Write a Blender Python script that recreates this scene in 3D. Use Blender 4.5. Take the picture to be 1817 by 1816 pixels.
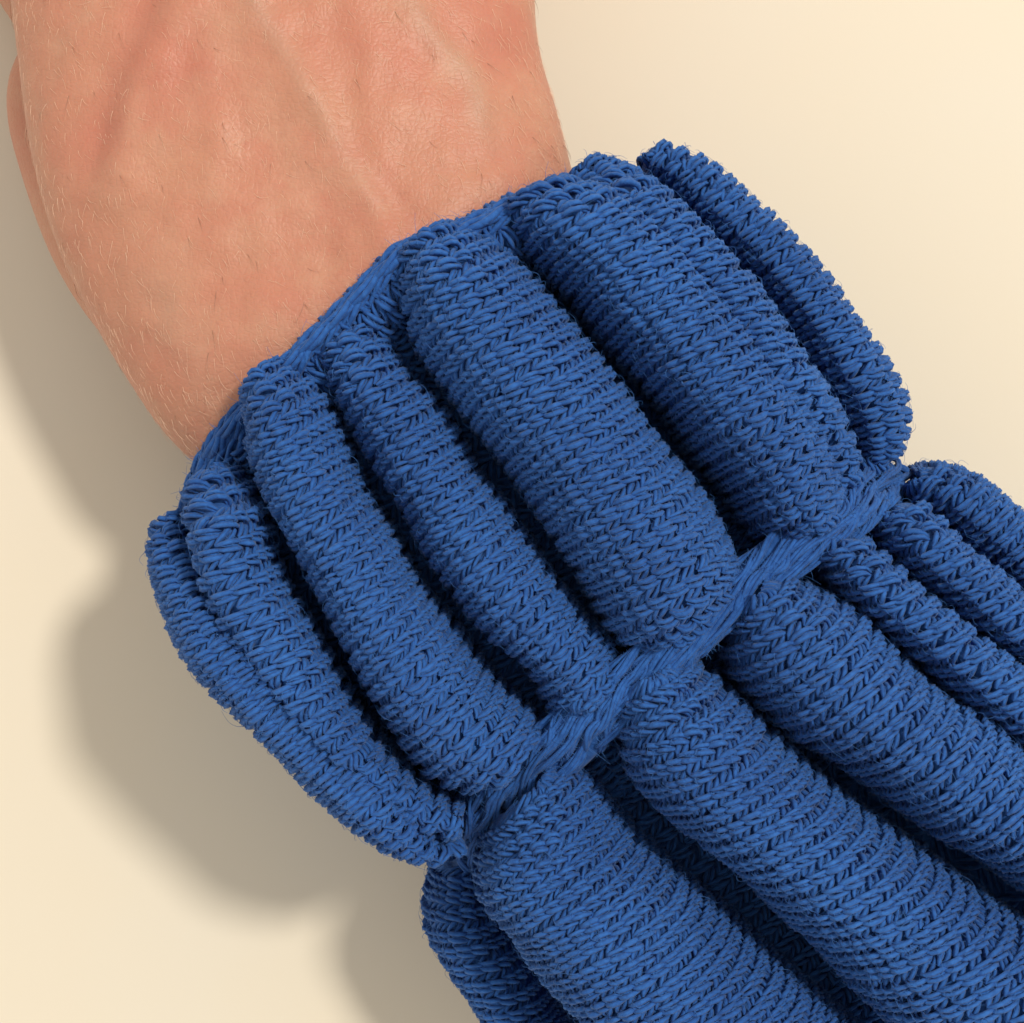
import bpy, math, random
import numpy as np
from mathutils import Vector

for _o in list(bpy.data.objects):
    bpy.data.objects.remove(_o)
rng = np.random.default_rng(7)
random.seed(7)
S = 7e-5                 # metres per design unit (the frame is about 1817 units wide, 12.7 cm)
HC = 4200.0              # camera height above the table, units
ZREF = 400.0
SC = bpy.context.scene

# ------------------------------------------------------------------ camera, light, exposure
cam = bpy.data.cameras.new('camera')
camo = bpy.data.objects.new('camera', cam)
SC.collection.objects.link(camo)
camo.location = (0, 0, HC * S)
cam.sensor_fit = 'HORIZONTAL'
cam.sensor_width = 36
cam.lens = 36 * (HC - ZREF) / 1817.0
cam.clip_start = 0.005
cam.clip_end = 50
SC.camera = camo

w = bpy.data.worlds.new('World')
SC.world = w
w.use_nodes = True
w.node_tree.nodes['Background'].inputs[0].default_value = (1.0, 0.915, 0.81, 1)
w.node_tree.nodes['Background'].inputs[1].default_value = 0.72

def aim(o, d):
    o.rotation_euler = Vector(d).to_track_quat('-Z', 'Y').to_euler()
la = bpy.data.lights.new('window_lamp', 'AREA')
la.shape = 'DISK'
la.size = 0.34
la.energy = 62
la.color = (1.0, 0.93, 0.83)
lo = bpy.data.objects.new('window_lamp', la)
SC.collection.objects.link(lo)
ldir = Vector((-0.81 * 0.455, -0.58 * 0.455, -0.89)).normalized()
lo.location = -ldir * 3.0
aim(lo, ldir)

SC.view_settings.view_transform = 'Standard'
SC.view_settings.look = 'None'
SC.view_settings.exposure = 0
SC.view_settings.gamma = 1
SC.render.engine = 'CYCLES'

# ------------------------------------------------------------------ helpers
def W(x, y, z):
    """design point: photo-like x right, y down at height z -> world (units)"""
    x = np.asarray(x, float); y = np.asarray(y, float); z = np.asarray(z, float) + 0 * x
    k = (HC - z) / (HC - ZREF)
    return np.stack([(x - 908.5) * k, (908.0 - y) * k, z], -1)

def make_mesh(name, verts, faces, mat, smooth=True, attrs=None):
    """verts (n,3) units ; faces list of int arrays (each (m,4) or (m,3))"""
    me = bpy.data.meshes.new(name)
    verts = np.asarray(verts, np.float32) * S
    me.vertices.add(len(verts))
    me.vertices.foreach_set('co', verts.ravel())
    li, ls, lt = [], [], []
    st = 0
    for f in faces:
        f = np.asarray(f)
        if len(f) == 0: continue
        n = f.shape[1]
        li.append(f.ravel()); ls.append(st + np.arange(len(f)) * n); lt.append(np.full(len(f), n))
        st += f.size
    li = np.concatenate(li).astype(np.int32); ls = np.concatenate(ls).astype(np.int32)
    me.loops.add(len(li)); me.loops.foreach_set('vertex_index', li)
    me.polygons.add(len(ls)); me.polygons.foreach_set('loop_start', ls)
    me.update(calc_edges=True)
    me.validate()
    me.polygons.foreach_set('use_smooth', np.full(len(me.polygons), smooth))
    if attrs:
        for k, v in attrs.items():
            a = me.attributes.new(k, 'FLOAT', 'POINT')
            a.data.foreach_set('value', np.asarray(v, np.float32))
    me.materials.append(mat)
    return me

def hair_curves(name, C, Rd, mat):
    n, m, _ = C.shape
    hc = bpy.data.hair_curves.new(name)
    hc.add_curves([m] * n)
    hc.points.foreach_set('position', (C.reshape(-1, 3) * S).astype(np.float32).ravel())
    hc.points.foreach_set('radius', (Rd.reshape(-1) * S).astype(np.float32))
    hc.materials.append(mat)
    return hc

def link(name, me, parent=None, **kw):
    o = bpy.data.objects.new(name, me)
    SC.collection.objects.link(o)
    if parent: o.parent = parent
    for k, v in kw.items(): o[k] = v
    return o

def cat(P, n):
    """Catmull-Rom resample of points (m,d) to n samples, uniform arc length"""
    P = np.asarray(P, float)
    Q = np.vstack([2 * P[0] - P[1], P, 2 * P[-1] - P[-2]])
    out = []
    for i in range(1, len(Q) - 2):
        t = np.linspace(0, 1, 24, endpoint=False)[:, None]
        p0, p1, p2, p3 = Q[i - 1], Q[i], Q[i + 1], Q[i + 2]
        out.append(0.5 * (2 * p1 + (p2 - p0) * t + (2 * p0 - 5 * p1 + 4 * p2 - p3) * t**2 + (3 * p1 - p0 - 3 * p2 + p3) * t**3))
    out.append(P[-1:])
    out = np.vstack(out)
    d = np.r_[0, np.cumsum(np.linalg.norm(np.diff(out[:, :2], axis=0), axis=1))]
    u = np.linspace(0, d[-1], n)
    return np.stack([np.interp(u, d, out[:, k]) for k in range(out.shape[1])], -1)

def grid_faces(nu, nv, wrap=False):
    i = np.arange(nu - 1)[:, None]; j = np.arange(nv if wrap else nv - 1)[None]
    j2 = (j + 1) % nv
    return np.stack([i * nv + j, i * nv + j2, (i + 1) * nv + j2, (i + 1) * nv + j], -1).reshape(-1, 4)

def tubes(C, R, sides=5, cap=True):
    """C (N,m,3) centre lines, R (N,m) radii -> verts, faces of N tubes"""
    N, m, _ = C.shape
    T = np.gradient(C, axis=1)
    T /= np.linalg.norm(T, axis=2, keepdims=True) + 1e-9
    up = np.zeros_like(T); up[..., 2] = 1
    alt = np.zeros_like(T); alt[..., 0] = 1
    steep = np.abs(T[..., 2:3].mean(1, keepdims=True)) > 0.85
    ref = np.where(steep, alt, up)
    A = np.cross(T, ref); A /= np.linalg.norm(A, axis=2, keepdims=True) + 1e-9
    B = np.cross(T, A)
    th = np.arange(sides) * 2 * np.pi / sides
    V = C[:, :, None] + R[:, :, None, None] * (np.cos(th)[None, None, :, None] * A[:, :, None] + np.sin(th)[None, None, :, None] * B[:, :, None])
    V = V.reshape(-1, 3)
    base = (np.arange(N) * m * sides)[:, None, None]
    F = (base + grid_faces(m, sides, True)[None]).reshape(-1, 4)
    return V, F

def plies(C, Nrm, rho, r, twist, phase, nply=3, sides=5, flat=(1.0, 0.8)):
    """C (N,m,3) yarn axes, Nrm (N,m,3) surface normals ; a twisted bundle of plies for each"""
    N, m, _ = C.shape
    T = np.gradient(C, axis=1); T /= np.linalg.norm(T, axis=2, keepdims=True) + 1e-9
    Sd = np.cross(T, Nrm); Sd /= np.linalg.norm(Sd, axis=2, keepdims=True) + 1e-9
    Up = np.cross(Sd, T)
    tau = np.linspace(0, 1, m)[None]
    env = 0.62 + 0.38 * np.sin(np.pi * np.clip(tau, 0, 1)) ** 0.6
    VV, FF = [], []
    off = 0
    for k in range(nply):
        a = phase[:, None] + 2 * np.pi * k / nply + twist * (tau - 0.5)
        rr = rho * env
        D = C + rr[..., None] * (flat[0] * np.cos(a)[..., None] * Sd + flat[1] * np.sin(a)[..., None] * Up)
        R = r * env * (1 + 0.12 * rng.standard_normal((N, 1)))
        V, F = tubes(D, R, sides)
        VV.append(V); FF.append(F + off); off += len(V)
    return np.vstack(VV), np.vstack(FF)

# ------------------------------------------------------------------ materials
def newmat(name):
    m = bpy.data.materials.new(name); m.use_nodes = True
    return m, m.node_tree, m.node_tree.nodes['Principled BSDF']

def node(nt, typ, **kw):
    n = nt.nodes.new(typ)
    for k, v in kw.items(): setattr(n, k, v)
    return n

def yarn_material():
    m, nt, b = newmat('blue_wool')
    tc = node(nt, 'ShaderNodeTexCoord')
    n1 = node(nt, 'ShaderNodeTexNoise'); n1.inputs['Scale'].default_value = 60; n1.inputs['Detail'].default_value = 4
    n2 = node(nt, 'ShaderNodeTexNoise'); n2.inputs['Scale'].default_value = 1500; n2.inputs['Detail'].default_value = 3
    nt.links.new(tc.outputs['Object'], n1.inputs['Vector']); nt.links.new(tc.outputs['Object'], n2.inputs['Vector'])
    r1 = node(nt, 'ShaderNodeValToRGB')
    r1.color_ramp.elements[0].position = 0.3; r1.color_ramp.elements[0].color = (0.018, 0.094, 0.35, 1)
    r1.color_ramp.elements[1].position = 0.7; r1.color_ramp.elements[1].color = (0.029, 0.138, 0.46, 1)
    nt.links.new(n1.outputs[0], r1.inputs[0])
    mx = node(nt, 'ShaderNodeMix', data_type='RGBA', blend_type='MULTIPLY')
    mx.inputs[0].default_value = 0.55
    r2 = node(nt, 'ShaderNodeValToRGB')
    r2.color_ramp.elements[0].position = 0.32; r2.color_ramp.elements[0].color = (0.5, 0.52, 0.6, 1)
    r2.color_ramp.elements[1].position = 0.68; r2.color_ramp.elements[1].color = (1.3, 1.3, 1.25, 1)
    nt.links.new(n2.outputs[0], r2.inputs[0])
    nt.links.new(r1.outputs[0], mx.inputs[6]); nt.links.new(r2.outputs[0], mx.inputs[7])
    nt.links.new(mx.outputs[2], b.inputs['Base Color'])
    b.inputs['Roughness'].default_value = 0.8
    b.inputs['Specular IOR Level'].default_value = 0.25
    b.inputs['Sheen Weight'].default_value = 0.15
    b.inputs['Sheen Roughness'].default_value = 0.5
    b.inputs['Sheen Tint'].default_value = (0.6, 0.75, 1, 1)
    n3 = node(nt, 'ShaderNodeTexNoise'); n3.inputs['Scale'].default_value = 4500; n3.inputs['Detail'].default_value = 3
    nt.links.new(tc.outputs['Object'], n3.inputs['Vector'])
    bp = node(nt, 'ShaderNodeBump'); bp.inputs['Strength'].default_value = 0.7; bp.inputs['Distance'].default_value = 1.2e-4
    nt.links.new(n3.outputs[0], bp.inputs['Height']); nt.links.new(bp.outputs[0], b.inputs['Normal'])
    return m
M_yarn = yarn_material()

def fibre_material():
    m, nt, b = newmat('blue_wool_fibre')
    b.inputs['Base Color'].default_value = (0.035, 0.14, 0.42, 1)
    b.inputs['Roughness'].default_value = 0.7
    return m
M_fibre = fibre_material()

def skin_material():
    m, nt, b = newmat('skin')
    tc = node(nt, 'ShaderNodeTexCoord')
    def noise(sc, det=4, rough=0.55, vec=None, dist=0.0):
        n = node(nt, 'ShaderNodeTexNoise'); n.inputs['Scale'].default_value = sc
        n.inputs['Detail'].default_value = det; n.inputs['Roughness'].default_value = rough
        n.inputs['Distortion'].default_value = dist
        nt.links.new(vec or tc.outputs['Object'], n.inputs['Vector']); return n
    def mix(fac, a, bcol, typ='MIX'):
        x = node(nt, 'ShaderNodeMix', data_type='RGBA', blend_type=typ)
        if isinstance(fac, float): x.inputs[0].default_value = fac
        else: nt.links.new(fac, x.inputs[0])
        for i, v in ((6, a), (7, bcol)):
            if isinstance(v, tuple): x.inputs[i].default_value = v
            else: nt.links.new(v, x.inputs[i])
        return x.outputs[2]
    def ramp(src, lo_, hi_, c0=(0, 0, 0, 1), c1=(1, 1, 1, 1)):
        r = node(nt, 'ShaderNodeValToRGB')
        r.color_ramp.elements[0].position = lo_; r.color_ramp.elements[0].color = c0
        r.color_ramp.elements[1].position = hi_; r.color_ramp.elements[1].color = c1
        nt.links.new(src, r.inputs[0]); return r.outputs[0]
    big = noise(38, 4, 0.6, dist=0.3)
    med = noise(170, 4, 0.6)
    fine = noise(900, 3, 0.6)
    col = mix(ramp(big.outputs[0], 0.36, 0.66), (0.54, 0.258, 0.167, 1), (0.53, 0.208, 0.142, 1))
    col = mix(ramp(med.outputs[0], 0.45, 0.75), col, (0.555, 0.288, 0.192, 1))
    s = node(nt, 'ShaderNodeMath', operation='MULTIPLY'); s.inputs[1].default_value = 0.25
    nt.links.new(ramp(fine.outputs[0], 0.5, 0.75), s.inputs[0])
    col = mix(s.outputs[0], col, (0.42, 0.18, 0.115, 1))
    av = node(nt, 'ShaderNodeAttribute', attribute_name='vein')
    ar = node(nt, 'ShaderNodeAttribute', attribute_name='red')
    col = mix(av.outputs['Fac'], col, (0.42, 0.31, 0.225, 1))
    col = mix(ar.outputs['Fac'], col, (0.50, 0.165, 0.115, 1))
    nt.links.new(col, b.inputs['Base Color'])
    b.inputs['Roughness'].default_value = 0.46
    b.inputs['Specular IOR Level'].default_value = 0.42
    b.inputs['Subsurface Weight'].default_value = 0.22
    b.inputs['Subsurface Radius'].default_value = (1.0, 0.35, 0.18)
    b.inputs['Subsurface Scale'].default_value = 0.0022
    # fine creases: stretched cells in two directions
    hs = []
    for rot, sx, sy in ((0.5, 1500, 800), (-0.75, 900, 1700)):
        mp = node(nt, 'ShaderNodeMapping'); mp.inputs['Rotation'].default_value = (0, 0, rot); mp.inputs['Scale'].default_value = (sx, sy, 900)
        nt.links.new(tc.outputs['Object'], mp.inputs['Vector'])
        v = node(nt, 'ShaderNodeTexVoronoi', feature='DISTANCE_TO_EDGE'); v.inputs['Scale'].default_value = 1
        nt.links.new(mp.outputs[0], v.inputs['Vector'])
        hs.append(ramp(v.outputs['Distance'], 0.0, 0.22))
    ad = node(nt, 'ShaderNodeMath', operation='ADD'); nt.links.new(hs[0], ad.inputs[0]); nt.links.new(hs[1], ad.inputs[1])
    mp = node(nt, 'ShaderNodeMapping'); mp.inputs['Rotation'].default_value = (0, 0, 0.35); mp.inputs['Scale'].default_value = (350, 1900, 600)
    nt.links.new(tc.outputs['Object'], mp.inputs['Vector'])
    wn = node(nt, 'ShaderNodeTexNoise'); wn.inputs['Scale'].default_value = 1; wn.inputs['Detail'].default_value = 3
    nt.links.new(mp.outputs[0], wn.inputs['Vector'])
    aw = node(nt, 'ShaderNodeAttribute', attribute_name='wrinkle')
    mw = node(nt, 'ShaderNodeMath', operation='MULTIPLY'); nt.links.new(wn.outputs[0], mw.inputs[0]); nt.links.new(aw.outputs['Fac'], mw.inputs[1])
    ml = node(nt, 'ShaderNodeMath', operation='MULTIPLY_ADD'); ml.inputs[1].default_value = 6.0
    nt.links.new(mw.outputs[0], ml.inputs[0]); nt.links.new(ad.outputs[0], ml.inputs[2])
    n4 = noise(420, 5, 0.65)
    m4 = node(nt, 'ShaderNodeMath', operation='MULTIPLY_ADD'); m4.inputs[1].default_value = 3.0
    nt.links.new(n4.outputs[0], m4.inputs[0]); nt.links.new(ml.outputs[0], m4.inputs[2])
    bp = node(nt, 'ShaderNodeBump'); bp.inputs['Strength'].default_value = 0.5; bp.inputs['Distance'].default_value = 4.5e-5
    nt.links.new(m4.outputs[0], bp.inputs['Height']); nt.links.new(bp.outputs[0], b.inputs['Normal'])
    return m
M_skin = skin_material()

def hair_material(name, c):
    m, nt, b = newmat(name)
    b.inputs['Base Color'].default_value = c
    b.inputs['Roughness'].default_value = 0.35
    return m
M_hair = hair_material('fair_body_hair', (0.78, 0.55, 0.4, 1))
M_dhair = hair_material('brown_body_hair', (0.27, 0.14, 0.085, 1))

def table_material():
    m, nt, b = newmat('cream_laminate')
    tc = node(nt, 'ShaderNodeTexCoord')
    n1 = node(nt, 'ShaderNodeTexNoise'); n1.inputs['Scale'].default_value = 14; n1.inputs['Detail'].default_value = 3
    n2 = node(nt, 'ShaderNodeTexNoise'); n2.inputs['Scale'].default_value = 900; n2.inputs['Detail'].default_value = 4
    nt.links.new(tc.outputs['Object'], n1.inputs['Vector']); nt.links.new(tc.outputs['Object'], n2.inputs['Vector'])
    r = node(nt, 'ShaderNodeValToRGB')
    r.color_ramp.elements[0].position = 0.42; r.color_ramp.elements[0].color = (0.755, 0.69, 0.56, 1)
    r.color_ramp.elements[1].position = 0.65; r.color_ramp.elements[1].color = (0.745, 0.695, 0.585, 1)
    nt.links.new(n1.outputs[0], r.inputs[0]); nt.links.new(r.outputs[0], b.inputs['Base Color'])
    b.inputs['Roughness'].default_value = 0.55
    b.inputs['Specular IOR Level'].default_value = 0.3
    bp = node(nt, 'ShaderNodeBump'); bp.inputs['Strength'].default_value = 0.12; bp.inputs['Distance'].default_value = 5e-5
    nt.links.new(n2.outputs[0], bp.inputs['Height']); nt.links.new(bp.outputs[0], b.inputs['Normal'])
    return m
M_table = table_material()

# ------------------------------------------------------------------ tabletop
hw, th_ = 9000.0, 300.0
tv = np.array([[-hw, -hw, -th_], [hw, -hw, -th_], [hw, hw, -th_], [-hw, hw, -th_], [-hw, -hw, 0], [hw, -hw, 0], [hw, hw, 0], [-hw, hw, 0]])
tf = np.array([[4, 5, 6, 7], [3, 2, 1, 0], [0, 1, 5, 4], [1, 2, 6, 5], [2, 3, 7, 6], [3, 0, 4, 7]])
tab = link('tabletop', make_mesh('tabletop', tv, [tf], M_table, False), kind='structure')

# ------------------------------------------------------------------ hand and forearm (one continuous skin)
ST = [  # left x,y, right x,y, centre z, half height, squareness
    (1340, 2150, 2050, 1600, 380, 95, 2.1),
    (1060, 1670, 1650, 1160, 390, 95, 2.1),
    (820, 1240, 1270, 860, 420, 125, 2.1),
    (560, 980, 1090, 560, 445, 150, 2.1),
    (335, 812, 1018, 315, 485, 268, 2.4),
    (228, 672, 990, 205, 485, 255, 2.5),
    (150, 535, 960, 105, 480, 245, 2.5),
    (97, 415, 950, 20, 475, 238, 2.5),
    (58, 265, 950, -80, 465, 232, 2.5),
    (38, 115, 958, -190, 455, 228, 2.5),
    (20, -20, 972, -300, 445, 222, 2.5),
    (-8, -190, 1000, -440, 430, 214, 2.4),
    (-30, -360, 1030, -590, 415, 205, 2.3),
    (-20, -480, 1025, -690, 405, 185, 2.2),
    (20, -560, 990, -760, 395, 150, 2.1),
]
ST = np.array(ST, float)
NS, NP = 90, 72
tt = np.linspace(0, len(ST) - 1, NS)
def crx(P, t):
    i = np.clip(np.floor(t).astype(int), 0, len(P) - 2); f = (t - i)[:, None]
    g = lambda k: P[np.clip(i + k, 0, len(P) - 1)]
    return 0.5 * (2 * g(0) + (g(1) - g(-1)) * f + (2 * g(-1) - 5 * g(0) + 4 * g(1) - g(2)) * f**2 + (3 * g(0) - g(-1) - 3 * g(1) + g(2)) * f**3)
R_ = crx(ST, tt)
Lw = W(R_[:, 0], R_[:, 1], R_[:, 4]); Rw = W(R_[:, 2], R_[:, 3], R_[:, 4])
mid = (Lw + Rw) / 2; hv = (Rw - Lw) / 2
ph = np.arange(NP) * 2 * np.pi / NP
ex = 2 / R_[:, 6:7]
c_ = np.sign(np.cos(ph)) * np.abs(np.cos(ph)) ** ex; s_ = np.sign(np.sin(ph)) * np.abs(np.sin(ph)) ** ex
bv = mid[:, None] + c_[..., None] * hv[:, None] + (s_ * R_[:, 5:6])[..., None] * np.array([0, 0, 1.0])
bv = bv.reshape(-1, 3)
bf = grid_faces(NS, NP, True)
capA = np.arange(NP)[None]; capB = ((NS - 1) * NP + np.arange(NP)[::-1])[None]

def limb(pts, rad, n=40, sides=20, flat=0.9):
    """closed rounded tube through points (world units)"""
    pts = np.asarray(pts, float); rad = np.asarray(rad, float)
    u = np.linspace(0, len(pts) - 1, n)
    C = crx(pts, u); r = crx(rad[:, None], u)[:, 0]
    e = np.linspace(0, 1, n)
    L = np.linalg.norm(np.diff(C, axis=0), axis=1).sum()
    d0, d1 = e * L, (1 - e) * L
    r = r * np.sqrt(np.clip(1 - (1 - np.clip(d1 / rad[-1], 0, 1)) ** 2, 0.004, 1)) * np.sqrt(np.clip(1 - (1 - np.clip(d0 / rad[0], 0, 1)) ** 2, 0.004, 1))
    V, F = tubes(C[None], r[None], sides)
    return V, F, np.arange(sides)[None], ((n - 1) * sides + np.arange(sides)[::-1])[None]

parts = [(bv, [bf, capA, capB])]
def addlimb(pts, rad):
    V, F, a, b_ = limb(pts, rad); parts.append((V, [F, a, b_]))
# fingers: unequal, gently curled down to the table (outside the frame)
def fpts(x0, y0, dx, dy, L, z0, r):
    d = np.array([dx, dy]) / math.hypot(dx, dy)
    q = [(-0.18, z0 - 20), (0.0, z0), (0.25, z0 + 5), (0.48, z0 - 25), (0.68, z0 - 105), (0.84, z0 - 190), (0.95, z0 - 270)]
    return [(x0 + d[0] * L * a, y0 + d[1] * L * a, z) for a, z in q], [r * 1.05, r * 1.08, r * 0.95, r * 1.0, r * 0.88, r * 0.85, r * 0.72]
for args in ((125, 1450, -0.22, 1, 1010, 430, 128), (395, 1530, -0.08, 1, 1120, 445, 132), (650, 1560, 0.05, 1, 1050, 440, 125), (880, 1530, 0.2, 1, 830, 415, 108)):
    x0, y0 = args[0] - 908.5, args[1]
    p, r = fpts(x0, y0, args[2], args[3], args[4], args[5], args[6])
    addlimb(p, r)
# thumb and its fleshy base below the left edge of the hand
tp = [W(330, 600, 380), W(205, 440, 250), W(132, 280, 170), W(108, 170, 140), W(126, 70, 130), W(70, -50, 120), W(-40, -230, 115), W(-150, -400, 90)]
addlimb(tp, [120, 115, 106, 104, 88, 98, 88, 62])
# palm heel
addlimb([W(420, 640, 400), W(300, 400, 330), W(290, 100, 290), W(330, -250, 300)], [150, 160, 165, 140])
addlimb([W(850, 260, 400), W(810, 50, 350), W(820, -250, 330)], [110, 140, 130])

Vs, Fs, off = [], [], 0
for V, fl in parts:
    Vs.append(V)
    for f in fl: Fs.append(f + off)
    off += len(V)
K = 1 / S
me0 = make_mesh('body_raw', np.vstack(Vs) * K, Fs, M_skin)   # in units while remeshing
tmp = link('body_raw', me0)
rm = tmp.modifiers.new('r', 'REMESH'); rm.mode = 'VOXEL'; rm.voxel_size = 11.0
sm = tmp.modifiers.new('s', 'SMOOTH'); sm.iterations = 26; sm.factor = 0.6
dg = bpy.context.evaluated_depsgraph_get(); dg.update()
ev = tmp.evaluated_get(dg); em = ev.to_mesh()
nv = len(em.vertices); co = np.zeros(nv * 3, np.float32); em.vertices.foreach_get('co', co); co = co.reshape(-1, 3).astype(float)
nm = np.zeros(nv * 3, np.float32); em.vertices.foreach_get('normal', nm); nm = nm.reshape(-1, 3).astype(float)
nl = len(em.loops); lv = np.zeros(nl, np.int32); em.loops.foreach_get('vertex_index', lv)
npoly = len(em.polygons); lt = np.zeros(npoly, np.int32); em.polygons.foreach_get('loop_total', lt)
ev.to_mesh_clear(); bpy.data.objects.remove(tmp)
assert (lt == 4).all() or True
starts = np.r_[0, np.cumsum(lt)[:-1]]
quads = lv[starts[lt == 4][:, None] + np.arange(4)]; tris = lv[starts[lt == 3][:, None] + np.arange(3)] if (lt == 3).any() else np.zeros((0, 3), int)

# relief: tendons, veins, hollows along paths given at the top surface
def path_d(pts, z=720):
    p = np.array(pts, float); q = cat(np.c_[p, np.zeros(len(p))], 60)
    w2 = W(q[:, 0], q[:, 1], z)[:, :2]
    d = np.full(nv, 1e9); a = np.zeros(nv); side = np.zeros(nv)
    for i in range(len(w2) - 1):
        v = w2[i + 1] - w2[i]; L2 = (v ** 2).sum()
        t = np.clip(((co[:, :2] - w2[i]) @ v) / L2, 0, 1)
        dv = co[:, :2] - (w2[i] + t[:, None] * v); dd = np.hypot(dv[:, 0], dv[:, 1])
        mk = dd < d; d = np.where(mk, dd, d); a = np.where(mk, (i + t) / 59, a)
    return d, a
top = np.clip((nm[:, 2] - 0.15) / 0.5, 0, 1) * (co[:, 2] > 480)
def g(d, s): return np.exp(-(d / s) ** 2)
def ends(a, e=0.15): return np.clip(a / e, 0, 1) * np.clip((1 - a) / e, 0, 1)
disp = np.zeros(nv); vein = np.zeros(nv); red = np.zeros(nv); wr = np.zeros(nv)
dA, aA = path_d([(400, -260), (430, -60), (462, 25), (503, 88), (530, 135), (560, 185), (590, 245), (632, 310), (675, 380), (720, 460), (800, 600)])
disp += 9 * g(dA, 42) * ends(aA, .08); 
dAg, aAg = path_d([(600, 210), (640, 275), (682, 330), (730, 410), (790, 500)])
disp -= 9 * g(dAg, 26) * ends(aAg, .2)
dv, avn = path_d([(400, -160), (430, -60), (462, 25), (503, 88), (530, 135), (560, 185), (590, 240), (640, 320), (690, 410)])
vein += 0.42 * (1 - 0.6 * avn) * g(dv, 15) * ends(avn, .12); disp += 4 * g(dv, 15) * ends(avn, .12)
wr += g(dA, 75) * np.clip((aA - 0.45) / 0.1, 0, 1)
dB, aB = path_d([(640, -200), (690, -80), (733, 5), (765, 58), (800, 90), (835, 135), (850, 200), (880, 290)])
disp += 6 * g(dB, 22) * ends(aB, .2); vein += 0.35 * g(dB, 20) * ends(aB, .2)
dC, aC = path_d([(330, -150), (292, 0), (262, 70), (228, 145), (203, 225), (195, 300), (215, 380)])
disp += 18 * g(dC, 46) * ends(aC, .15)
dC2, aC2 = path_d([(280, -150), (250, 20), (222, 90), (190, 170), (165, 250), (160, 330)])
disp -= 20 * g(dC2, 50) * ends(aC2, .15); red += 0.5 * g(dC2, 45) * ends(aC2, .2)  # hollow beside the tendon: red tint also paints its shade into the skin colour
dD, aD = path_d([(430, 150), (470, 270), (510, 360), (560, 450), (620, 560)])
disp -= 7 * g(dD, 55) * ends(aD, .2)
dE, aE = path_d([(620, -150), (660, -20), (700, 100), (730, 220), (790, 330)])
disp += 5 * g(dE, 60) * ends(aE, .2)
dG, aG = path_d([(80, 480), (140, 600), (220, 700), (300, 790)])
dH, aH = path_d([(220, 420), (300, 560), (400, 700)])
disp += 8 * g(dH, 60) * ends(aH, .3); vein += 0.18 * g(dH, 40) * ends(aH, .3)
for (x, y, s, k) in ((905, 20, 70, .35), (345, 130, 70, .35), (620, 90, 90, .22), (440, 262, 6, .8), (120, 430, 80, .25), (700, 250, 90, .2), (250, 600, 90, .15)):
    q = W(x, y, 700)[:2]; red += k * g(np.hypot(co[:, 0] - q[0], co[:, 1] - q[1]), s)
ang = rng.uniform(0, 2 * np.pi, 30); fr = rng.uniform(1 / 180, 1 / 45, 30); pz = rng.uniform(0, 6.28, 30)
for a_, f_, p_ in zip(ang, fr, pz):
    disp += 0.012 / f_ * np.sin(2 * np.pi * f_ * (co[:, 0] * np.cos(a_) + co[:, 1] * np.sin(a_) + 0.4 * co[:, 2]) + p_) * 0.35
co2 = co + nm * (disp * top)[:, None]
body_me = make_mesh('person_body', co2, [quads] + ([tris] if len(tris) else []), M_skin, True,
                    {'vein': np.clip(vein * top, 0, 1), 'red': np.clip(red * top, 0, 1), 'wrinkle': np.clip(wr * top, 0, 1)})
person = bpy.data.objects.new('person', None); SC.collection.objects.link(person)
person.location = (0, 0, 0)
person['label'] = 'bare hand and wrist, back up, reaching out of the blue knitted sleeve'
person['category'] = 'person'
link('body', body_me, person)

# body hair
cosy = co2
sel = np.where((nm[:, 2] > 0.0) & (co[:, 1] > -400 * 1.0) & (co[:, 1] < 1100) & (co[:, 0] < 250) & (co[:, 2] > 420))[0]
def hairs(n, Lr, rad, lift, mat, name, dirc=(0.45, -0.9), jit=0.35):
    idx = rng.choice(sel, n); P0 = cosy[idx] + rng.normal(0, 5, (n, 3)) * (1 - np.abs(nm[idx]))
    N_ = nm[idx]
    D = np.array([dirc[0], dirc[1], 0]) + rng.normal(0, jit, (n, 3)); D -= (D * N_).sum(1, keepdims=True) * N_
    D /= np.linalg.norm(D, axis=1, keepdims=True)
    L = rng.uniform(*Lr, n)[:, None]
    m = 4; u = np.linspace(0, 1, m)[None, :, None]
    side = np.cross(D, N_); bend = rng.normal(0, 0.22, (n, 1))
    lf = lift * rng.uniform(0.5, 1.3, (n, 1))
    C = P0[:, None] + u * (L * D)[:, None] + (u ** 2) * (L * bend * side)[:, None] + (np.sin(u * 2.2) * 0.8) * (L * lf * N_)[:, None] - 1.0 * N_[:, None]
    R = rad * (1 - 0.8 * np.linspace(0, 1, m))[None] * rng.uniform(0.7, 1.2, (n, 1))
    o = link(name, hair_curves(name, C, R, mat), person, kind='stuff')
    return o
hairs(4500, (10, 28), 0.3, 0.14, M_hair, 'fine_body_hair')
hairs(200, (18, 42), 0.36, 0.22, M_dhair, 'dark_body_hair', jit=0.28)

# ------------------------------------------------------------------ knitted sleeve
sleeve = bpy.data.objects.new('knitted_sleeve', None); SC.collection.objects.link(sleeve)
sleeve.location = (0, 0, 0)
sleeve['label'] = 'deeply pleated royal blue knitted sleeve with a gathered band, worn on the forearm'
sleeve['category'] = 'knitted sleeve'

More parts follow.
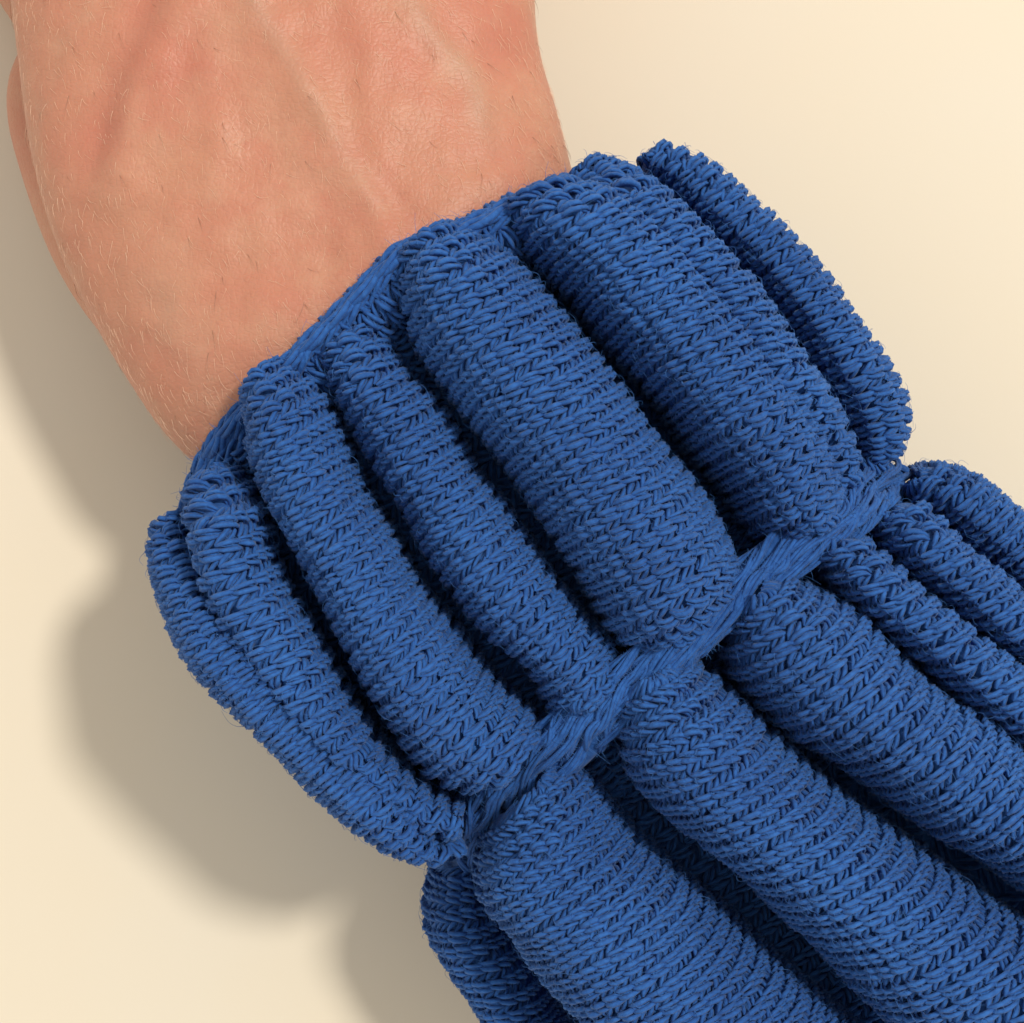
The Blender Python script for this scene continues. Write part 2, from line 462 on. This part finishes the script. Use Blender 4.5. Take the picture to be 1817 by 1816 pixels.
class Tube:
    """a pleat: closed ridge between two edge lines; S(t, f) with t along and f round (f 0..1 left edge over the crest to the right edge and under)"""
    def __init__(s, Lp, Rp, crest, depth, wob=1.0, seed=0, pw=0.86):
        n = 300
        Lc = cat(np.array(Lp, float), n); Rc = cat(np.array(Rp, float), n)
        u = np.linspace(0, 1, n)
        cz = np.array(crest, float)
        s.cz = np.interp(u, cz[:, 0], cz[:, 1]); k = 21
        ker = np.hanning(k); ker /= ker.sum()
        s.cz = np.convolve(np.pad(s.cz, k // 2, 'edge'), ker, 'valid')
        wpx = np.hypot(*(Rc - Lc).T) / 2
        s.h = np.maximum(depth * np.ones(n), wpx * 1.05)
        dd = (Rc - Lc) / (2 * wpx[:, None] + 1e-9); ins = np.minimum(10.0, wpx * 0.3)[:, None]
        Lc = Lc + dd * ins; Rc = Rc - dd * ins
        e0 = np.clip(np.minimum(u, 1 - u) / 0.045, 0, 1)
        rnd = np.sqrt(np.clip(1 - (1 - e0) ** 2, 0.03, 1))
        s.h = s.h * rnd
        zc = s.cz - depth * rnd
        zc = s.cz - s.h
        zv = zc + 0.5 * s.h
        A = W(Lc[:, 0], Lc[:, 1], zv); B = W(Rc[:, 0], Rc[:, 1], zv); A[:, 2] = zc; B[:, 2] = zc
        s.M = (A + B) / 2; e = (B - A) / 2; e[:, 2] = 0
        s.w = np.linalg.norm(e, axis=1) * (0.35 + 0.65 * rnd); s.e = e / (np.linalg.norm(e, axis=1, keepdims=True) + 1e-9)
        s.len = np.linalg.norm(np.diff(s.M, axis=0), axis=1).sum()
        s.u = u; s.pw = pw
        # arc length table for the mean section
        phi = np.linspace(np.pi, -np.pi, 721)
        c, q = s._se(phi); x = c * s.w.mean(); z = q * s.h.mean()
        d = np.r_[0, np.cumsum(np.hypot(np.diff(x), np.diff(z)))]
        s.per = d[-1]; s.fa = d / d[-1]; s.phi = phi
        r = np.random.default_rng(seed)
        s.wv = [(r.uniform(1.0, 4), r.integers(1, 4), r.uniform(0, 6.28), r.uniform(0.5, 1.9) * wob) for _ in range(7)]
    def _se(s, phi):
        c = np.cos(phi); q = np.sin(phi)
        return np.sign(c) * np.abs(c) ** s.pw, np.sign(q) * np.abs(q) ** s.pw
    def P(s, t, f):
        t = np.clip(t, 0, 1)
        phi = np.interp(np.mod(f, 1.0), s.fa, s.phi)
        c, q = s._se(phi)
        M = np.stack([np.interp(t, s.u, s.M[:, k]) for k in range(3)], -1)
        e = np.stack([np.interp(t, s.u, s.e[:, k]) for k in range(3)], -1)
        ww = np.interp(t, s.u, s.w); hh = np.interp(t, s.u, s.h)
        b = 0
        for fr, m_, p_, a_ in s.wv: b = b + a_ * np.sin(2 * np.pi * fr * t + m_ * phi + p_)
        ww = ww + b * np.clip(ww / 60, 0, 1); hh = hh + b * 0.7
        return M + (c * ww)[..., None] * e + (q * hh)[..., None] * np.array([0, 0, 1.0])
    def N(s, t, f):
        d = 2e-3
        a = s.P(np.clip(t + d * 4, 0, 1), f) - s.P(np.clip(t - d * 4, 0, 1), f); b = s.P(t, f + d) - s.P(t, f - d)
        n = np.cross(a, b); n /= np.linalg.norm(n, axis=-1, keepdims=True) + 1e-9
        M = np.stack([np.interp(np.clip(t, 0, 1), s.u, s.M[:, k]) for k in range(3)], -1)
        sg = np.sign(((s.P(t, f) - M) * n).sum(-1, keepdims=True)); sg[sg == 0] = 1
        return n * sg

def fibres(FP, FN, parent):
    n = len(FP)
    D = rng.normal(0, 1, (n, 3)); D -= (D * FN).sum(1, keepdims=True) * FN; D /= np.linalg.norm(D, axis=1, keepdims=True)
    D2 = np.cross(D, FN)
    L = rng.gamma(3.5, 2.6, (n, 1)) * np.where(rng.random((n, 1)) < 0.006, 2.0, 1); m = 4; u = np.linspace(0, 1, m)[None, :, None]
    lift = np.abs(rng.normal(0.0, 0.26, (n, 1)))
    curl = rng.normal(0, 0.7, (n, 1))
    C = FP[:, None] + u * (L * D)[:, None] + (u ** 2) * (L * curl * D2)[:, None] + np.sin(u * 2.4) * (L * lift * FN)[:, None] - 3 * FN[:, None]
    link('loose_fibres', hair_curves('loose_fibres', C, np.full((n, 1), 0.4) * np.linspace(1, 0.4, m)[None], M_fibre), parent, kind='stuff')
fuzz_pts, fuzz_nrm = [], []

def knit(tb, wale=44.0, row=26.0, f0=-0.06, f1=0.56, skew=-0.08, prof=12.5, r=4.1, nply=3, lean=0.0, ridge=6.5, t0=0.0, t1=1.0, fuzz=1.0, half=21.0):
    """real stitches over the surface: every V leg is a twisted bundle of three plies"""
    nw = max(3, int(round(tb.len * (t1 - t0) / wale))); nr = max(3, int(round(tb.per * (f1 - f0) / row)))
    dt = (t1 - t0) / nw; df = (f1 - f0) / nr
    J, Kk = np.meshgrid(np.arange(nw) + 0.5, np.arange(-0.2, nr), indexing='ij')
    J = J.ravel(); Kk = Kk.ravel()
    Cs, Ns = [], []
    m = 6; tau = np.linspace(0, 1, m)[None]
    # slow irregularity of wale width / course
    wj = rng.normal(0, 0.05, nw + 2)
    for sd in (-1, 1):
        n = len(J)
        jit = rng.normal(0, 0.6, (n, 6))
        sp = (1.0 + ((25.5 if sd < 0 else 17.0) * wale / 44.0) * (tau ** 0.9)) / wale * dt * (1 + 0.09 * jit[:, :1]) + sd * 3.5 * 0 
        tc = t0 + (J[:, None] + wj[J.astype(int)][:, None] + 0.05 * jit[:, 1:2]) * dt
        ff = f0 + (Kk[:, None] + 0.07 * jit[:, 2:3] + tau * ((1.08 if sd < 0 else 1.36) + 0.1 * jit[:, 3:4])) * df
        tt_ = tc + sd * sp + 4.0 / wale * dt - lean * tau / wale * dt + skew * (ff - 0.25) * tb.per / tb.len
        Pp = tb.P(tt_, ff); Nn = tb.N(tt_, ff)
        hgt = -5 + prof * np.sin(np.pi * np.clip(tau * 1.0, 0, 1)) ** 0.7 * (1 + 0.15 * jit[:, 4:5]) + 4.0 - 8.0 * tau + (0.8 if sd > 0 else 1.2)
        hgt = hgt + ridge * np.cos(2 * np.pi * (sd * sp / dt * wale + 4.0 - 11.0) / wale)
        Cs.append(Pp + Nn * hgt[..., None]); Ns.append(Nn)
    C = np.concatenate(Cs); Nn = np.concatenate(Ns)
    ph_ = rng.uniform(-0.35, 0.35, len(C)) + 0.5
    ok = (np.linalg.norm(np.diff(C, axis=1), axis=2).sum(1) > 12)
    C, Nn, ph_ = C[ok], Nn[ok], ph_[ok]
    V, F = plies(C, Nn, r * 1.3, r, 1.0, ph_, nply, 4, flat=(1.3, 0.75))
    # backing fabric
    gu, gv = 80, 44
    U, Vv = np.meshgrid(np.linspace(0, 1, gu), np.arange(gv) / gv, indexing='ij')
    B = tb.P(U, Vv) - tb.N(U, Vv) * 5.0
    BF = grid_faces(gu, gv, True)
    caps = [np.arange(gv)[None], ((gu - 1) * gv + np.arange(gv)[::-1])[None]]
    k = int(len(C) * fuzz * 6)
    if k:
        i = rng.integers(0, len(C), k); j = rng.integers(1, m - 1, k)
        fuzz_pts.append(C[i, j] + Nn[i, j] * 6); fuzz_nrm.append(Nn[i, j])
    off = len(V)
    return np.vstack([V, B.reshape(-1, 3)]), [F, BF + off] + [c + off for c in caps]

def pleat(name, Lp, Rp, crest, depth, label=None, **kw):
    wob = kw.pop('wob', 1.0); seed = kw.pop('seed', 1); pw = kw.pop('pw', 0.86)
    tb = Tube(Lp, Rp, crest, depth, wob, seed, pw)
    V, F = knit(tb, **kw)
    o = link(name, make_mesh(name, V, F, M_yarn), sleeve)
    if label: o['label'] = label
    if fuzz_pts: fibres(fuzz_pts.pop(), fuzz_nrm.pop(), o)
    return tb

def cz(*a): return list(a)
# --- first section, between the cuff edge and the gathered band
pleat('pleat', [(284, 935), (272, 985), (285, 1060), (335, 1165), (420, 1262), (520, 1370), (620, 1450), (700, 1497), (785, 1508)],
      [(365, 885), (410, 980), (450, 1075), (520, 1165), (605, 1250), (705, 1345), (755, 1420), (790, 1465), (840, 1475)],
      cz((0, 660), (0.3, 840), (0.8, 855), (1, 660)), 350, 'outermost left pleat, along the shadowed edge', seed=1, f0=-0.15, f1=0.56)
pleat('pleat', [(328, 850), (334, 940), (362, 1060), (425, 1165), (520, 1275), (620, 1370), (710, 1440), (790, 1480)],
      [(412, 822), (452, 898), (480, 997), (532, 1096), (570, 1170), (609, 1245), (680, 1344), (760, 1410), (830, 1445)],
      cz((0, 740), (0.12, 860), (0.7, 885), (1, 740)), 140, seed=2)
pleat('pleat', [(434, 690), (446, 799), (483, 898), (532, 997), (587, 1096), (625, 1170), (666, 1245), (726, 1344), (775, 1385), (850, 1410)],
      [(498, 628), (567, 685), (600, 770), (627, 838), (691, 947), (726, 1022), (780, 1096), (866, 1197), (931, 1254), (977, 1290)],
      cz((0, 790), (0.12, 895), (0.7, 920), (1, 800)), 260, seed=3, skew=-0.06)
pleat('pleat', [(560, 625), (592, 705), (640, 780), (680, 845), (725, 915), (750, 969), (785, 1027), (866, 1123), (923, 1172), (966, 1235), (1000, 1285)],
      [(690, 560), (722, 655), (780, 730), (838, 828), (880, 880), (916, 931), (966, 1000), (1020, 1077), (1077, 1131), (1115, 1175)],
      cz((0, 790), (0.12, 860), (0.7, 895), (1, 810)), 230, seed=4, skew=-0.1, wob=0.8)
pleat('pleat', [(694, 452), (727, 578), (770, 655), (830, 735), (885, 808), (935, 870), (981, 930), (1020, 996), (1058, 1066), (1095, 1130), (1150, 1170)],
      [(815, 398), (893, 443), (945, 490), (1005, 558), (1063, 635), (1120, 713), (1178, 790), (1255, 886), (1301, 965), (1306, 1020), (1275, 1070)],
      cz((0, 850), (0.1, 945), (0.7, 985), (0.92, 930), (1, 830)), 270, 'widest pleat, in the middle of the first section', seed=5)
pleat('pleat', [(862, 372), (925, 440), (1016, 520), (1062, 578), (1115, 635), (1178, 713), (1240, 790), (1300, 867), (1340, 940), (1400, 965)],
      [(1030, 325), (1155, 370), (1245, 455), (1312, 540), (1374, 625), (1430, 712), (1474, 800), (1492, 870), (1490, 905)],
      cz((0, 810), (0.1, 905), (0.7, 950), (1, 810)), 260, seed=6, skew=-0.06)
pleat('pleat', [(1015, 335), (1095, 385), (1180, 465), (1250, 550), (1305, 630), (1360, 710), (1410, 785), (1450, 850)],
      [(1115, 300), (1200, 360), (1285, 450), (1360, 540), (1430, 640), (1485, 730), (1518, 800), (1530, 860)],
      cz((0, 700), (0.1, 860), (0.7, 905), (1, 740)), 150, seed=7, fuzz=1.6)
pleat('pleat', [(1130, 305), (1190, 365), (1275, 450), (1360, 550), (1425, 650), (1475, 750), (1505, 810), (1520, 845)],
      [(1165, 266), (1260, 303), (1335, 360), (1405, 430), (1475, 510), (1535, 593), (1585, 668), (1607, 735), (1594, 785), (1560, 820)],
      cz((0, 660), (0.2, 740), (0.7, 760), (1, 640)), 280, 'outermost right pleat, against the bright tabletop', seed=8, f0=-0.02, f1=0.66)
# small folded-over lobe at the edge
pleat('pleat', [(1000, 322), (1040, 350), (1100, 400)], [(1055, 284), (1110, 298), (1175, 350)], cz((0, 700), (0.5, 750), (1, 760)), 90, 'short folded lobe at the cuff edge', seed=9, fuzz=1.5)
# --- second section, beyond the band
pleat('pleat', [(785, 1530), (764, 1557), (751, 1605), (760, 1652), (790, 1705), (817, 1748), (861, 1815), (960, 1960), (1100, 2120)],
      [(870, 1525), (890, 1620), (930, 1700), (980, 1790), (1050, 1860), (1160, 1980), (1280, 2110)],
      cz((0, 480), (0.15, 540), (1, 560)), 210, 'dark low pleat at the bottom left', seed=10, f0=-0.16)
pleat('pleat', [(858, 1480), (852, 1565), (863, 1614), (903, 1660), (943, 1717), (995, 1779), (1060, 1850), (1160, 1960), (1290, 2070)],
      [(1030, 1325), (1055, 1376), (1087, 1438), (1131, 1495), (1180, 1540), (1242, 1600), (1316, 1662), (1387, 1720), (1457, 1780), (1600, 1905)],
      cz((0, 760), (0.12, 840), (0.4, 910), (1, 920)), 270, seed=11, skew=-0.04)
pleat('pleat', [(1045, 1380), (1090, 1470), (1160, 1560), (1250, 1640), (1350, 1730), (1470, 1840), (1600, 1950)],
      [(1110, 1340), (1230, 1460), (1320, 1540), (1400, 1620), (1480, 1700), (1590, 1810), (1700, 1900)],
      cz((0, 560), (1, 570)), 80, 'sunken fabric in the dark valley', seed=12, fuzz=0.3)
pleat('pleat', [(1085, 1240), (1118, 1368), (1167, 1429), (1228, 1480), (1316, 1555), (1387, 1625), (1463, 1685), (1530, 1765), (1650, 1880), (1850, 2050)],
      [(1235, 1165), (1306, 1240), (1362, 1300), (1441, 1372), (1530, 1443), (1620, 1505), (1704, 1567), (1810, 1637), (1950, 1730), (2150, 1880)],
      cz((0, 850), (0.12, 930), (0.5, 975), (1, 975)), 270, seed=13, skew=-0.02)
pleat('pleat', [(1285, 1100), (1300, 1190), (1345, 1240), (1400, 1300), (1480, 1345), (1564, 1403), (1665, 1480), (1749, 1526), (1815, 1570), (1950, 1665), (2150, 1810)],
      [(1400, 1005), (1440, 1035), (1508, 1076), (1603, 1164), (1693, 1248), (1765, 1294), (1810, 1332), (1900, 1400), (2020, 1490), (2230, 1650)],
      cz((0, 850), (0.12, 920), (0.5, 960), (1, 970)), 270, seed=14, skew=0.0)
pleat('pleat', [(1430, 965), (1500, 1050), (1570, 1110), (1650, 1180), (1730, 1250), (1810, 1310), (1950, 1420), (2130, 1560)],
      [(1520, 955), (1575, 996), (1642, 1057), (1721, 1119), (1810, 1192), (1920, 1280), (2040, 1380), (2210, 1520)],
      cz((0, 790), (0.12, 860), (1, 890)), 160, seed=15, skew=0.0)
pleat('pleat', [(1535, 925), (1590, 985), (1660, 1045), (1740, 1115), (1830, 1190), (1960, 1310)],
      [(1625, 895), (1665, 917), (1721, 979), (1810, 1057), (1910, 1150), (2060, 1270)],
      cz((0, 710), (0.12, 800), (1, 830)), 160, seed=16, skew=0.0)
pleat('pleat', [(1588, 880), (1640, 905), (1710, 965), (1790, 1030), (1880, 1120), (1980, 1220)],
      [(1665, 825), (1735, 848), (1790, 893), (1850, 950), (1930, 1035), (2050, 1130)],
      cz((0, 640), (0.15, 700), (1, 720)), 180, seed=17, f1=0.64)
# hidden lower pleats that close the underside
pleat('pleat', [(420, 1000), (470, 1150), (600, 1290), (760, 1410)], [(600, 900), (700, 1050), (850, 1200), (1000, 1330)], cz((0, 420), (1, 420)), 170, 'lower pleat under the forearm', seed=18, wale=60, row=40, r=7.5, fuzz=0)
pleat('pleat', [(1000, 520), (1130, 640), (1250, 780), (1350, 880)], [(1180, 400), (1330, 540), (1450, 690), (1520, 800)], cz((0, 460), (1, 460)), 190, 'lower pleat under the forearm', seed=19, wale=60, row=40, r=7.5, fuzz=0)

# --- cuff band: fabric strip along the edge plus a chained cast-off edge
E = [(318, 930), (332, 858), (372, 778), (446, 693), (560, 580), (640, 500), (712, 432), (830, 388), (945, 335), (1010, 308)]
Ez = [470, 540, 640, 720, 775, 800, 812, 795, 740, 650]
Ecurve = cat(np.c_[np.array(E, float), np.array(Ez, float)], 200)
tan = np.gradient(Ecurve[:, :2], axis=0); tan /= np.linalg.norm(tan, axis=1, keepdims=True)
inn = np.stack([-tan[:, 1], tan[:, 0]], -1)            # towards the sleeve
Lq = Ecurve[::20, :2]; Rq = (Ecurve[:, :2] + inn * 105)[::20]
Lq = np.vstack([Lq, Ecurve[-1, :2]]); Rq = np.vstack([Rq, Ecurve[-1, :2] + inn[-1] * 90])
czE = [(i / 199, Ecurve[i, 2] + 0) for i in range(0, 200, 20)] + [(1, Ecurve[-1, 2])]
pleat('cuff_band', Lq, Rq, czE, 62, 'narrow flat band of fabric behind the edge', seed=20, wale=40, row=30, f0=-0.1, f1=0.6)
def strands(name, axes, nrm, r, twist, nply=3, label=None, back=None, rho=1.0):
    V, F = plies(axes, nrm, r * rho, r, twist, rng.uniform(0, 6.28, len(axes)), nply, 6)
    fs = [F]
    if back is not None:
        B, BF = back; fs.append(BF + len(V)); V = np.vstack([V, B])
    o = link(name, make_mesh(name, V, fs, M_yarn), sleeve)
    if label: o['label'] = label
    j = rng.integers(0, len(axes), len(axes) * 50); k = rng.integers(1, axes.shape[1] - 1, len(j))
    fibres(axes[j, k] + nrm[j, k] * r, nrm[j, k], o)
    return o
EW = W(Ecurve[:, 0], Ecurve[:, 1], Ecurve[:, 2])
LE = np.r_[0, np.cumsum(np.linalg.norm(np.diff(EW, axis=0), axis=1))]
def along(pos):
    p = np.stack([np.interp(pos, LE, EW[:, k]) for k in range(3)], -1)
    i = np.stack([np.interp(pos, LE, inn[:, 0]), -np.interp(pos, LE, inn[:, 1]), 0 * pos], -1)
    return p, i
axs, nms = [], []
pit = 58.0; m = 14; tau = np.linspace(0, 1, m)
outv = np.array([0, 0, 1.0])
for k in range(int(LE[-1] / pit)):
    for sd in (0, 1):
        pos = (k + 0.5 * sd + 0.06 * rng.standard_normal()) * pit + tau * pit * 1.75
        p, i_ = along(pos)
        if sd == 0: lat = 8 + 9 * np.sin(np.pi * tau * 0.9 + 0.1) ; hz = 6 + 17 * np.sin(np.pi * tau)
        else: lat = 36 - 22 * tau; hz = -6 + 20 * np.sin(np.pi * tau)
        axs.append(p + i_ * lat[:, None] + outv * hz[:, None]); n_ = outv - i_ * 0.5; nms.append(n_ / np.linalg.norm(n_, axis=1, keepdims=True))
posc = np.linspace(0, LE[-1], 14 * 16 + 1)
for k in range(16):
    pc = posc[k * 14:k * 14 + 15]
    pc = np.interp(np.linspace(0, 1, m), np.linspace(0, 1, 15), pc)
    p, i_ = along(pc); axs.append(p + i_ * 5 + outv * 4); nms.append(np.tile(outv, (m, 1)))
strands('cast_off_edge', np.array(axs), np.array(nms), 4.9, 3.4, 3, 'chained edge loops lying on the wrist', rho=1.25)

# --- gathered band of long twisted strands
Bp = np.array([(800, 1530, 470), (835, 1475, 580), (915, 1402, 680), (1003, 1325, 750), (1096, 1240, 797), (1190, 1160, 818), (1295, 1070, 820), (1392, 990, 800), (1490, 925, 770), (1560, 875, 670), (1602, 850, 540)], float)
BC = cat(Bp, 260)
BW = W(BC[:, 0], BC[:, 1], BC[:, 2]); LB = np.r_[0, np.cumsum(np.linalg.norm(np.diff(BW, axis=0), axis=1))]
bt = np.gradient(BW, axis=0); bt /= np.linalg.norm(bt, axis=1, keepdims=True)
bl = np.cross(np.array([0, 0, 1.0]), bt); bl /= np.linalg.norm(bl, axis=1, keepdims=True)
bn = np.cross(bt, bl); bn *= np.sign(bn[:, 2:3])
def bandpt(pos, lat, hz):
    q = lambda A: np.stack([np.interp(pos, LB, A[:, k]) for k in range(3)], -1)
    return q(BW) + q(bl) * lat[..., None] + q(bn) * hz[..., None], q(bn)
bw_ = lambda pos: np.interp(pos, [0, 150, 350, 700, 900, LB[-1]], [98, 76, 52, 42, 40, 50])
axs, nms = [], []
m = 16; tau = np.linspace(0, 1, m)
for k in range(190):
    p0 = rng.uniform(-60, LB[-1] - 60); L = rng.uniform(110, 250) if k % 3 else rng.uniform(60, 110)
    pos = np.clip(p0 + tau * L, 0, LB[-1])
    B0 = bw_(pos)
    a0 = rng.uniform(-1.0, 0.6); a1 = np.clip(a0 + rng.uniform(0.25, 0.85), -1, 1.0)
    lat = (a0 + (a1 - a0) * tau) + 0.1 * np.sin(tau * 7 + rng.uniform(0, 6))
    hz = -3 + 13 * (1 - lat ** 2) * np.clip(np.sin(np.pi * tau), 0, 1) ** 0.5 - 14 * (1 - np.sin(np.pi * tau) ** 0.5) - 12 * np.abs(lat) ** 2 + rng.uniform(-10, 7)
    C, n_ = bandpt(pos, lat * B0, hz)
    axs.append(C); nms.append(n_)
gu, gv = 120, 24
U, A = np.meshgrid(np.linspace(0, LB[-1], gu), np.arange(gv) / gv * 2 * np.pi, indexing='ij')
Bk, _ = bandpt(U, np.cos(A) * bw_(U) * 0.98, np.sin(A) * 30 - 40)
strands('gathered_band', np.array(axs), np.array(nms), 3.5, 5.0, 3, 'band of long crossing strands pinching the pleats together', (Bk.reshape(-1, 3), grid_faces(gu, gv, True)))

# --- inner tube of fabric against the arm
LS = np.array([(326, 870, 1000, 350, 480, 275), (410, 980, 1110, 460, 460, 195), (570, 1200, 1320, 640, 430, 155), (710, 1370, 1450, 780, 430, 155), (830, 1500, 1545, 875, 440, 170),
      (900, 1600, 1660, 970, 420, 130), (1070, 1830, 1850, 1170, 400, 110), (1340, 2150, 2150, 1550, 390, 115)], float)
R2 = crx(LS, np.linspace(0, len(LS) - 1, 80))
Lw = W(R2[:, 0], R2[:, 1], R2[:, 4]); Rw = W(R2[:, 2], R2[:, 3], R2[:, 4])
ph = np.arange(64) * 2 * np.pi / 64
class Lining(Tube):
    def __init__(s):
        n = len(Lw); s.M = (Lw + Rw) / 2; s.M[:, 2] = R2[:, 4]; e = (Rw - Lw) / 2; s.w = np.linalg.norm(e, axis=1); s.e = e / s.w[:, None]
        s.h = R2[:, 5].copy(); s.u = np.linspace(0, 1, n); s.pw = 1.0; s.wv = []
        s.len = np.linalg.norm(np.diff(s.M, axis=0), axis=1).sum()
        s.phi = np.linspace(np.pi, -np.pi, 721); d = np.r_[0, np.cumsum(np.hypot(np.diff(np.cos(s.phi) * s.w.mean()), np.diff(np.sin(s.phi) * s.h.mean())))]
        s.per = d[-1]; s.fa = d / d[-1]
V, F = knit(Lining(), wale=46, row=30, f0=0.02, f1=0.48, t1=1.0, fuzz=0, nply=2, r=4.6)
link('inner_lining', make_mesh('inner_lining', V, F[:2], M_yarn), sleeve)
